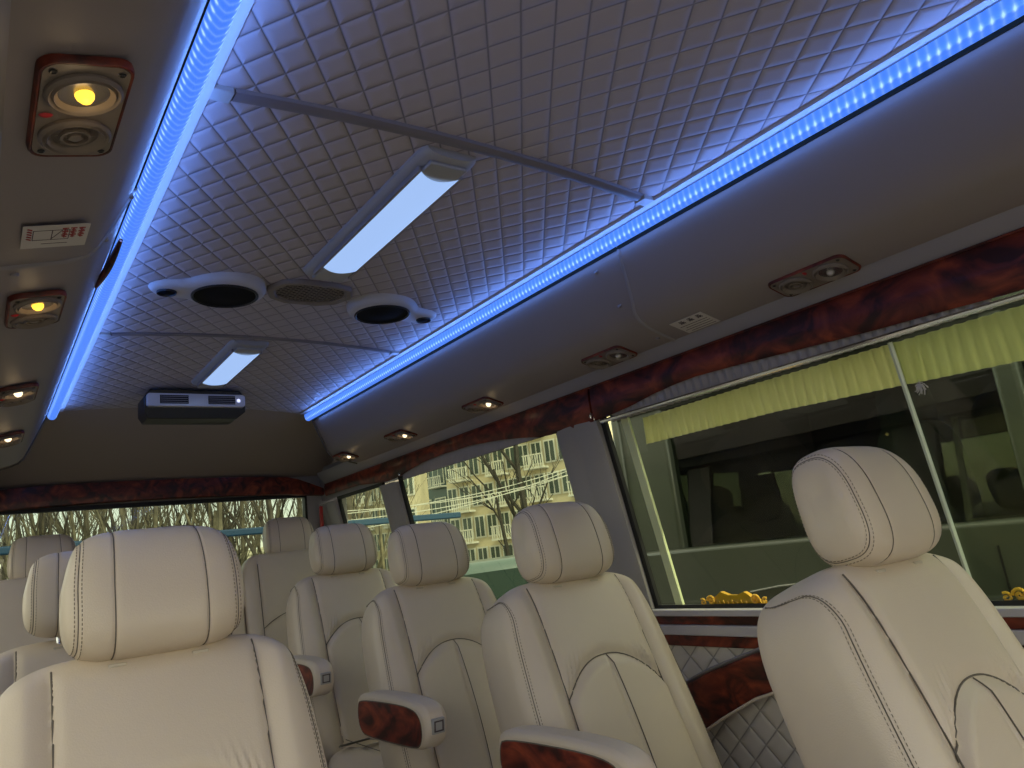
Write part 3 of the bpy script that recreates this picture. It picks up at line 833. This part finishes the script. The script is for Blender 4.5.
def make_headrest(parent, pos, lean, hw=.138, hh=.106, hd=.064, raise_=0, detail=True, puckers=0):
    T = Matrix.Translation(pos) @ Matrix.Rotation(radians(-lean), 4, 'X') @ Matrix.Translation((0, 0, raise_))
    g = G(); g.T = T; MS, NS = 4.3, 3.0
    def S(x, th, off=0):
        s = max(0, 1-abs(x/hw)**MS)**(1/MS)
        for q in (-.5, .5): s *= 1-.022*math.exp(-((x/hw-q)/.025)**2)
        s *= 1-.018*math.exp(-((abs(x/hw)-.86)/.02)**2)
        c, q = cos(th), sin(th)
        yy = hd*sgn(q)*abs(q)**(2/NS); zz = hh*sgn(c)*abs(c)**(2/NS)
        yy *= 1-.10*(zz/hh)                      # fuller near the bottom
        if zz > 0: yy += .012*(zz/hh)**2        # top rolls back
        pk = 0
        if puckers and x*puckers > hw*.52 : pk = .0022*sin(zz*2*pi/.017)*math.exp(-((abs(x/hw)-.62)/.12)**2)
        wx = x*(1-.07*max(0, zz/hh)**1.5)
        r = Vector((wx, (yy*s), zz*s)); nn = Vector((0, yy, zz)); nn.normalize()
        return r + nn*(off+pk)
    xl = sorted(set([round(v, 4) for v in [hw*.9995*sin(pi/2*(2*k/44-1)) for k in range(45)] + [sg*hw*(c+d) for sg in (-1, 1) for c in (.5, .86) for d in (-.04, -.02, -.01, 0, .01, .02, .04)]]))
    nt_ = 44
    vs = [S(x, 2*pi*k/nt_) for x in xl for k in range(nt_)]; n = nt_
    fs = [(i*n+k, i*n+(k+1) % n, (i+1)*n+(k+1) % n, (i+1)*n+k) for i in range(len(xl)-1) for k in range(n)]
    fs += [tuple(range(n))[::-1], tuple(range((len(xl)-1)*n, len(xl)*n))]
    g.add(vs, fs, 0)
    for q in (-.5, .5): g.tube([S(q*hw, 2*pi*k/60, .0002) for k in range(61)], .0011, 5, 1, cap=False)
    for sg in (-1, 1):
        g.tube([S(sg*.86*hw, 2*pi*k/60, .0002) for k in range(61)], .0009, 5, 1, cap=False)
        for d_ in (-.035, .035):
            p = [S(sg*(.86+d_)*hw, 2*pi*k/80, .0004) for k in range(81)]
            if detail: g.dashes(p, .0040, .0028, .0007, 2)
            else: g.tube(p, .0005, 4, 2)
    h = g.build('headrest', [M['leather'], M['seam'], M['stitch']], parent, angle=70)
    for sg in (-1, 1):
        q = G(); q.T = T; q.tube([(sg*.062, .005, -hh-.075-raise_), (sg*.062, .005, -hh+.02)], .006, 10)
        q.build('headrest_post', M['chrome'], parent)
        q = G(); q.T = T @ Matrix.Translation((sg*.062, 0, -hh-.006-raise_)); q.box(-.013, .013, -.014, .012, -.005, .001); q.build('post_collar', M['collar'], parent, bevel=.002)
    return h
def soft_box(g, cx, cy, cz_, hx, hy, hz, m1=5, m2=4, dfn=None, mi=0, na=28, nb=24):
    for_ = []
    def f(u, v):
        th = 2*pi*u; ph = -pi/2+pi*min(.9995, max(.0005, v))
        c, s = cos(th), sin(th); cp, sp = cos(ph), sin(ph)
        k = abs(cp)**(2/m2)
        x = hx*k*sgn(c)*abs(c)**(2/m1); y = hy*k*sgn(s)*abs(s)**(2/m1); z = hz*sgn(sp)*abs(sp)**(2/m2)
        if dfn: z += dfn(x, y, z)
        return (cx+x, cy+y, cz_+z)
    g.grid(f, na, nb, closeu=True, mi=mi)
def make_seat(label, detail=True, puckers=0):
    t = empty('captain_seat'); tag(t, label, 'seat', 'cream leather captain seats')
    make_back(t, detail=detail)
    make_headrest(t, (0, .515, 1.174), 12, detail=detail, puckers=puckers)
    # cushion
    g = G()
    def cd(x, y, z):
        if z < 0: return 0
        e = abs(x); return .014*sstep(.145, .18, e) - .006*math.exp(-((e-.15)/.008)**2) + .012*sstep(.1, -.2, y)
    soft_box(g, 0, -.03, .40, .258, .27, .085, 6, 3.2, cd, na=96, nb=40)
    g.tube([(.15, -.25+.5*k/12, .40+.085+.006) for k in range(13)], .0014, 5, 1)
    g.tube([(-.15, -.25+.5*k/12, .40+.085+.006) for k in range(13)], .0014, 5, 1)
    g.build('seat_cushion', [M['leather'], M['seam']], t, angle=70)
    # pedestal and side shield
    g = G(); g.box(-.21, .21, -.22, .22, .0, .26); g.box(-.235, .235, -.25, .24, .26, .325); g.build('seat_base', M['plastic'], t, bevel=.02)
    for sg in (-1, 1):
        g = G(); out = [(-.22, .27), (.20, .27), (.31, .34), (.30, .50), (.24, .53), (.17, .45), (.05, .40), (-.24, .38)]
        xa, xb = sorted((sg*.270, sg*.288)); g.prism(out, lambda a, b: (xa, a, b), lambda a, b: (xb, a, b)); g.build('side_shield', M['plastic'], t, bevel=.007)
    # arm rest with wood inlay on its outer side
    for sg in (-1,):
        xa = sg*.315; yh = .0
        out = []
        prof = [(.40, .772), (.385, .797), (.32, .806), (.14, .811), (.02, .805), (-.018, .785), (-.026, .740), (-.005, .700), (.05, .686), (.32, .680), (.38, .688), (.402, .715)]
        prof = chaikin(prof)
        g = G(); x0, x1 = xa-.032, xa+.032
        g.prism([(a, b) for a, b in prof], lambda a, b: (x0, a, b), lambda a, b: (x1, a, b))
        arm = g.build('armrest', M['leather'], t, bevel=.014)
        pin = [(.385, .765), (.37, .784), (.14, .792), (.04, .788), (.008, .768), (.002, .735), (.016, .706), (.05, .695), (.34, .690), (.37, .70), (.388, .725)]
        pin = chaikin(pin)
        g = G(); xo = sg*.3475 ; xi_ = sg*.337
        g.prism(pin, lambda a, b: (min(xo, xi_), a, b), lambda a, b: (max(xo, xi_), a, b)); g.build('wood_inlay', M['wood'], arm, bevel=.002)
        g = G(); g.tube([(xo-sg*.002, a, b) for a, b in pin+pin[:1]], .0025, 6); g.build('inlay_piping', M['seam'], arm)
        g = G(); g.T = Matrix.Translation((xa, -.024, .750)) @ Matrix.Rotation(radians(8), 4, 'X')
        g.box(-.018, .018, -.004, .006, -.018, .018); bt = g.build('control_button', M['plastic'], arm, bevel=.002)
        g = G(); g.T = Matrix.Translation((xa, -.028, .750)) @ Matrix.Rotation(radians(8), 4, 'X')
        for q in ((-.013, .013, .010, .013), (-.013, .013, -.013, -.010), (-.013, -.010, -.013, .013), (.010, .013, -.013, .013)): g.box(q[0], q[1], -.002, .001, q[2], q[3])
        g.build('button_symbol', M['inkdark'], bt, smooth=False)
    # belt across the crease and its buckle
    g = G(); g.tube([(-.22, .13, .50), (-.12, .115, .503), (0, .105, .502), (.12, .12, .506), (.235, .15, .53)], .022, 8, flat=.12); g.build('seat_belt', M['belt'], t)
    g = G(); g.T = Matrix.Translation((-.09, .09, .512)) @ Matrix.Rotation(radians(20), 4, 'Z'); g.box(-.035, .035, -.013, .013, -.008, .008); g.build('belt_buckle', M['plastic'], t, bevel=.004)
    return t
XR, XL = 1.27, .254
proto = make_seat('cream leather seat nearest on the right, in front of the wide window')
proto.location = (XR, .72-.525, 0)
def place(src, label, x, y, z=0, rz=0):
    o = copy_tree(src); o.location = (x, y, z); o['label'] = label; o.rotation_euler.z = rz; return o
place(proto, 'cream leather seat beside the pillar between side windows, directly behind the nearest right seat', XR, 1.57-.525)
s3 = make_seat('cream leather seat third from the front in the right row, headrest puckered on one side', True, 1)
s3.location = (XR, 2.30-.525, .015)
s4 = place(proto, 'cream leather seat farthest back in the right row before the rear bench', XR, 3.03-.525, .08)
L1 = place(proto, 'cream leather seat filling the lower left corner, its back in full view', XL, 1.42-.525)
L2 = place(proto, 'cream leather seat mostly hidden behind the lower left seat, headrest raised', XL-.01, 2.25-.525)
for ch in L2.children:
    if ch.name.startswith('headrest') and not ch.name.startswith('headrest_post'): ch.location.z += .02

# rear bench for three
bench = tag(empty('rear_bench', (XC, 3.42, .01)), 'full width grey leather rear bench with three headrests below the rear window', 'bench')
Tb = 12
for k, x in enumerate((-.525, 0, .525)):
    g = G()
    T = Matrix.Translation((x, .17, .58)) @ Matrix.Rotation(radians(-Tb), 4, 'X'); g.T = T
    def bd(xx, z):
        d = -.006*math.exp(-((abs(xx)-.19)/.006)**2)
        a = .42-.07*(xx/.19)**2
        if abs(xx) < .19: d -= .006*math.exp(-((z-a)/.006)**2)
        return d
    secs = []
    for j in range(41):
        zc = max(-.9995, min(.9995, -1+2*j/40)); zc = .5*zc+.5*sin(pi/2*zc); z = .34+.37*zc; s = (1-abs(zc)**7)**(1/7)
        ring = []
        for i in range(49):
            v = -1+2*i/48; v = .4*v+.6*sin(pi/2*v); xx = v*s*.262; y = .07*s*(1-abs(v)**7)**(1/7); ring.append((xx, -(y+bd(xx, z)), z))
        for i in range(44, 2, -6):
            v = -1+2*i/48; xx = v*s*.262; ring.append((xx, .07*s, z))
        secs.append(ring)
    n = len(secs[0]); vs = [p for q in secs for p in q]
    g.add(vs, [(i*n+q, i*n+(q+1) % n, (i+1)*n+(q+1) % n, (i+1)*n+q) for i in range(40) for q in range(n)], 0)
    for sg in (-1, 1): g.tube([(sg*.19, -.0685, .05+.6*q/20) for q in range(21)], .0018, 5, 1)
    g.tube([(xx, -.0695, .42-.07*(xx/.19)**2) for xx in [-.19+.38*q/24 for q in range(25)]], .0018, 5, 1)
    g.build('backrest', [M['leather'], M['seam']], bench, angle=70)
    make_headrest(bench, (x, .17+sin(radians(Tb))*.79, .58+cos(radians(Tb))*.79), 8, hw=.125, hh=.098, hd=.05, detail=False)
    g = G(); soft_box(g, x, -.03, .56, .262, .24, .08, 7, 3); g.build('seat_cushion', M['leather'], bench, angle=70)
g = G(); g.box(-.80, .80, -.22, .25, 0, .50); g.build('bench_base', M['plastic'], bench, bevel=.01)

# ================================================================== OUTSIDE
GZ = -.62
M['asphalt'] = mat('asphalt', (.16, .16, .15), .9, noise=.2, nscale=3)
g = G(); g.box(-150, 200, -120, 260, GZ-.2, GZ); struct(g.build('ground', M['asphalt'], smooth=False))
# neighbouring minibus parked alongside
M['vanpaint'] = mat('dark_green_paint', (.07, .08, .062), .35, coat=.3)
M['vandark'] = mat('dark_van_interior', (.022, .028, .022), .6)
M['vanseat'] = mat('dark_seat_cloth', (.035, .045, .035), .8)
nb = tag(empty('parked_van', (3.0, .3, GZ)), 'dark green parked van seen through the wide tinted window', 'van')
y0, y1 = -2.2, 2.45
g = G()
g.box(-.35, .0, y0, y1, .42, 1.70)                                       # body side under the glass
g.box(-.35, .0, y0, y1, 2.36, 2.50); g.box(-.35, 1.4, y0, y1, 2.45, 2.52); g.box(1.35, 1.4, y0, y1, .42, 2.5)
for a, b in ((y0, y0+.2), (-.70, -.6), (.60, .68), (y1-.34, y1)): g.box(-.33, -.25, a, b, 1.6, 2.4)
g.box(-.35, 1.4, y1-.05, y1, .42, 2.5); g.box(-.35, 1.4, y0, y0+.05, .42, 2.5)
g.build('van_body', M['vanpaint'], nb, bevel=.02)
g = G(); g.box(-.2, 1.3, y0+.1, y1-.1, .6, .66); g.box(1.30, 1.33, y0+.1, y1-.1, .6, 2.44); g.box(-.2, 1.3, y1-.09, y1-.06, .6, 2.44); g.box(-.24, -.20, y0+.1, y1-.1, .6, 1.68); g.box(-.2, 1.3, y0+.1, y1-.1, 2.41, 2.44); g.build('van_liner', M['vandark'], nb, smooth=False)
for yy in (-1.4, -.2, 1.0):
    g = G(); soft_box(g, .2, yy+.2, 1.60, .30, .09, .52, 4, 4); soft_box(g, .2, yy+.22, 2.16, .16, .07, .14, 4, 3); g.build('van_seat', M['vanseat'], nb)
for a, b in ((-2.0, -.70), (-.6, .60), (.68, 2.12)):
    g = G(); g.add([(-.29, a, 1.6), (-.29, b, 1.6), (-.29, b, 2.4), (-.29, a, 2.4)], [(0, 1, 2, 3)]); g.build('van_window', glass('van_window_glass', (.35, .42, .35), .06), nb, smooth=False)
g = G(); g.tube([(-.355, 1.75, 1.50), (-.362, 1.6, 1.52), (-.362, 1.35, 1.535), (-.355, 1.2, 1.53)], .012, 8, flat=.5); g.build('door_handle', M['chrome'], nb)
g = G(); g.tube([(-.352, .75, .5), (-.352, .78, 1.62)], .004, 5); g.build('panel_gap', M['rubber'], nb)
for yy in (-1.5, 1.2):
    g = G(); g.T = Matrix.Translation((-.2, yy, .34)) @ Matrix.Rotation(radians(90), 4, 'Y'); g.lathe([(.0001, -.1), (.18, -.1), (.2, -.12), (.31, -.12), (.34, -.08), (.34, .08), (.0001, .1)], 30); g.build('wheel', M['rubber'], nb)

# gold scroll ornaments on the outer sill
def scroll(cy, label, wdt):
    g = G()
    out = [(-wdt/2, 0), (-wdt/2+.008, .016), (-wdt/2+.03, .018), (-wdt*.28, .030), (-wdt*.20, .038), (-wdt*.08, .030), (wdt*.08, .030), (wdt*.22, .040), (wdt*.30, .030), (wdt/2-.02, .020), (wdt/2, 0)]
    g.prism(out, lambda a, b: (-.008, a, b), lambda a, b: (.008, a, b))
    for sg in (-1, 1):
        g.tube([(-.012, sg*(wdt*.40)+.014*(1-k/20)*cos(k*.55)*sg, .017+.014*(1-k/20)*sin(k*.55)) for k in range(19)], .0035, 7)
        g.tube([(-.012, sg*(wdt*.56)+.011*(1-k/16)*cos(k*.55+1)*sg, .012+.011*(1-k/16)*sin(k*.55+1)) for k in range(15)], .003, 7)
    for k in range(7): g.tube([(-.010, -wdt*.24+k*wdt*.08, .008), (-.010, -wdt*.22+k*wdt*.08, .014+.003*(k % 2))], .002, 5)
    tag(g.build('gold_scroll', M['gold'], loc=(1.735, cy, .943), bevel=.003), label, 'ornament', 'gold scroll ornaments outside the sill')
scroll(1.405, 'gold scroll ornament on the outer sill between the two right seats', .19)
scroll(.62, 'gold scroll ornament on the outer sill behind the nearest right seat', .16)

# apartment building
def at(px, py, D):
    X = (px-512)/739.59; Y = (py-384)/739.59
    d = fw + r2*X + d2*Y
    return Vector((0, 0, 1.17)) + d*D
M['bwall'] = mat('sunlit_render_wall', (.62, .55, .38), .9, noise=.12, nscale=.4)
M['bwin'] = mat('dark_window_glass', (.05, .08, .07), .15, .0)
M['bframe'] = mat('pale_window_frame', (.70, .70, .62), .6)
M['bteal'] = mat('dark_teal_glass', (.03, .075, .075), .2)  # dark teal colour of the glazed block itself
def facade(p0, p1, zt, storeys, cols, label, zb=GZ):
    """front from p0 to p1 (xy), facing the van"""
    a, b = Vector((p0[0], p0[1], 0)), Vector((p1[0], p1[1], 0)); ux = (b-a); L = ux.length; ux.normalize()
    nrm = Vector((ux.y, -ux.x, 0))
    if nrm.dot(a) > 0: nrm = -nrm
    t = tag(empty('apartment_building', a + Vector((0, 0, zb))), label, 'building')
    def P(u, z, d): return tuple(ux*u + nrm*d + Vector((0, 0, z)))
    def bxp(g, u0, u1, z0, z1, d0, d1, mi=None):
        vs = [P(u, z, d) for d in (d0, d1) for z in (z0, z1) for u in (u0, u1)]
        g.add(vs, [(0, 2, 3, 1), (4, 5, 7, 6), (0, 1, 5, 4), (2, 6, 7, 3), (0, 4, 6, 2), (1, 3, 7, 5)], mi)
    H = zt-zb
    g = G(); bxp(g, 0, L, 0, H, 0, -8); g.build('wall', M['bwall'], t, smooth=False)
    g = G(); bxp(g, -.3, L+.3, H, H+.5, .4, -8.3); g.build('roof', M['bframe'], t, smooth=False)
    sh = H/storeys; cw = L/cols
    for s_ in range(storeys):
        for c in range(cols):
            u0 = c*cw+cw*.15; u1 = u0+cw*.64; z0 = s_*sh+sh*.22; z1 = s_*sh+sh*.84
            g = G(); bxp(g, u0-.12, u1+.12, z0-.12, z1+.12, .02, .10); wn_ = g.build('window', M['bframe'], t, smooth=False)
            g = G(); bxp(g, u0, (u0+u1)/2-.06, z0, z1, .08, .13); bxp(g, (u0+u1)/2+.06, u1, z0, z1, .08, .13); g.build('pane', M['bwin'], wn_, smooth=False)
            if c % 3 == 1:
                g = G(); bxp(g, u0-.5, u1+.5, z0-.5, z0-.35, 0, 1.0)
                for q in range(9):
                    uu = u0-.45+q*(u1-u0+.9)/8; bxp(g, uu, uu+.07, z0-.4, z0+.6, .9, .97)
                bxp(g, u0-.5, u1+.5, z0+.55, z0+.65, .88, .98); g.build('balcony', M['bframe'], t, smooth=False)
    return t
D = 62
A = at(446, 480, D); B = at(600, 450, D*.9)
facade((A.x, A.y), (B.x, B.y), 22, 9, 12, 'sunlit beige apartment block filling the middle side window')
A = at(402, 480, D*.8); B = at(415, 480, D*.8)
facade((A.x, A.y), (B.x, B.y), 16, 6, 1, 'narrow beige block at the left edge of the middle side window')
A = at(418, 480, D*1.25); B = at(447, 480, D*1.2)
o = facade((A.x, A.y), (B.x, B.y), 24, 6, 2, 'dark teal glazed block between the two beige blocks')
for ch in o.children:
    if ch.name.startswith('wall'): ch.data.materials[0] = M['bteal']
A = at(330, 480, 85); B = at(400, 480, 85)
facade((A.x, A.y), (B.x, B.y), 16, 6, 9, 'pale distant block seen through the small rear side window')

# trees
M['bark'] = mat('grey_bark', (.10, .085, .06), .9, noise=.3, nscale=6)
M['palebark'] = mat('pale_bark', (.22, .19, .12), .9, noise=.3, nscale=6)  # paler bark tone for every other tree of the rear row
def tree_mesh(seed, h, depth, spread=.5, name='bare_tree', m=None):
    rnd = random.Random(seed); g = G()
    def br(p, d, L, r, k):
        n = 4; pts = [p]; rr = [r]; q = p.copy(); dd = d.copy()
        for i in range(n):
            dd = (dd+Vector((rnd.uniform(-1, 1), rnd.uniform(-1, 1), rnd.uniform(-.3, .6)))*.12).normalized(); q = q+dd*L/n; pts.append(q.copy()); rr.append(r*(1-.45*(i+1)/n))
        g.tube(pts, rr, 5 if k > 1 else 3, cap=False)
        if k == 0: return
        for i in range(rnd.choice((3, 4))):
            j = rnd.randint(1, n); a = rnd.uniform(0, 2*pi)
            nd = (dd*.75+Vector((cos(a), sin(a), .35))*spread).normalized()
            br(pts[j], nd, L*rnd.uniform(.5, .75), rr[j]*.6, k-1)
    br(Vector((0, 0, 0)), Vector((0, 0, 1)), h*.45, h*.012, depth)
    return g.build(name, m or M['bark'])
M['darkbark'] = mat('dark_bark', (.045, .04, .03), .9, noise=.3, nscale=6)
t1 = tree_mesh(11, 9, 4, .7, 'bare_tree', M['darkbark'])
p = at(523, 470, 20); t1.location = (p.x, p.y, GZ); t1.scale = (1.1, 1.1, 1.25); tag(t1, 'dark bare tree in front of the beige apartment block', 'tree')
tB = tree_mesh(12, 8, 4, .6, 'bare_tree', M['darkbark']); p = at(500, 470, 26); tB.location = (p.x, p.y, GZ); tag(tB, 'smaller dark bare tree left of the main tree by the apartment block', 'tree')
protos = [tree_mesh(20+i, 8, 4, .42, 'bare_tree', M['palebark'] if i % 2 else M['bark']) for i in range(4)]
rnd = random.Random(9)
k = 0
for i in range(60):
    px = -60+i*7.4; o = protos[k % 4] if k < 4 else protos[k % 4].copy()
    if k >= 4: COL.objects.link(o)
    k += 1
    D_ = rnd.uniform(17, 30); p = at(px+rnd.uniform(-5, 5), 520, D_); o.location = (p.x, p.y, GZ); o.rotation_euler.z = rnd.uniform(0, 6); s_ = rnd.uniform(.8, 1.2); o.scale = (s_, s_, s_*1.15)
    tag(o, 'slender bare tree in the row of woodland behind the rear window', 'tree', 'bare trees behind the van')
# sandy bank behind the trees
M['bank'] = mat('sunlit_dry_bank', (.50, .46, .30), 1, noise=.45, nscale=.9)
A = at(-120, 520, 60); B = at(420, 520, 95)
g = G(); ux = (B-A)
def bank(u, v):
    p = A + ux*u; n_ = Vector((p.x, p.y, 0)).normalized(); z = GZ + 5.2*v + .9*sin(u*23)*v + .5*sin(u*61)*v
    q = p + n_*v*14; return (q.x, q.y, z)
g.grid(bank, 60, 8); struct(g.build('hill', M['bank']))
# blue truck bed side / shed roof behind
M['blue'] = mat('blue_painted_steel', (.01, .06, .13), .45)
A = at(228, 533, 10.5); B = at(462, 521, 13)
t = tag(empty('blue_truck', (A.x, A.y, GZ)), 'long blue flatbed truck side crossing behind the rear and side windows', 'truck')
ux = Vector((B.x-A.x, B.y-A.y, 0)); L = ux.length; ux.normalize(); nn = Vector((ux.y, -ux.x, 0)); zt = A.z-GZ
def obx(g, u0, u1, z0, z1, d0, d1):
    vs = [tuple(ux*u+nn*d+Vector((0, 0, z))) for d in (d0, d1) for z in (z0, z1) for u in (u0, u1)]
    g.add(vs, [(0, 2, 3, 1), (4, 5, 7, 6), (0, 1, 5, 4), (2, 6, 7, 3), (0, 4, 6, 2), (1, 3, 7, 5)])
g = G(); obx(g, -3.5, L, zt-.05, zt+.05, 0, -.12); g.build('side_rail', M['blue'], t, bevel=.02)
g = G()
for q in range(8): obx(g, -3.2+q*(L+2.9)/7, -3.05+q*(L+2.9)/7, .6, zt-.17, -.02, -.1)
g.build('side_posts', M['bframe'], t, smooth=False)
g = G(); obx(g, -3.5, L, .5, .95, -.1, -2.2); g.build('truck_bed', mat('weathered_grey_bed', (.22, .24, .20), .8, noise=.3, nscale=3), t, smooth=False)
for q in (0, .8*L):
    g = G(); c = ux*q - nn*.3 + Vector((0, 0, .45)); 
    g.T = Matrix.Translation(c) @ Matrix.Rotation(math.atan2(ux.y, ux.x), 4, 'Z') @ Matrix.Rotation(radians(90), 4, 'X'); g.lathe([(.0001, -.12), (.42, -.12), (.45, 0), (.42, .12), (.0001, .12)], 24); g.build('wheel', M['rubber'], t)
# grey-green van roof behind the middle right seats
M['carpaint'] = mat('pale_green_car_paint', (.13, .19, .18), .3, coat=.4)
p = at(492, 560, 6.5)
t = tag(empty('parked_car', (p.x, p.y, GZ), radians(-20)), 'grey-green parked car with sloping roof seen past the third right seat', 'car')
H = p.z-GZ
g = G(); prof = [(-2.1, .35), (-2.1, .75), (-1.9, .9), (-1.2, 1.0), (-.7, H), (.9, H+.02), (1.6, 1.0), (2.1, .9), (2.15, .35)]
g.prism(prof, lambda a, b: (a, -.8, b), lambda a, b: (a, .8, b)); g.build('car_body', M['carpaint'], t, bevel=.08)
g = G(); g.prism([(-1.05, 1.05), (-.62, H-.08), (.82, H-.06), (1.35, 1.05)], lambda a, b: (a, -.81, b), lambda a, b: (a, .81, b)); g.build('car_window', M['bwin'], t, smooth=False)
for q in (-1.35, 1.35):
    for s_ in (-.78, .78):
        g = G(); g.T = Matrix.Translation((q, s_, .32)) @ Matrix.Rotation(radians(90), 4, 'X'); g.lathe([(.0001, -.08), (.3, -.08), (.32, 0), (.3, .08), (.0001, .08)], 24); g.build('wheel', M['rubber'], t)
# overhead cables across the apartment block
for i, (a, b, c, d) in enumerate(((404, 492, 585, 452), (404, 499, 585, 459), (404, 488, 585, 462), (404, 512, 585, 449))):
    A = at(a-90, b+25, 17); B = at(c+60, d-12, 19); g = G()
    g.tube([A.lerp(B, k/20) - Vector((0, 0, .35*sin(pi*k/20))) for k in range(21)], .010, 5)
    tag(g.build('overhead_cable', M['bframe']), 'pale overhead cable stretched before the apartment block', 'cable', 'overhead cables outside')
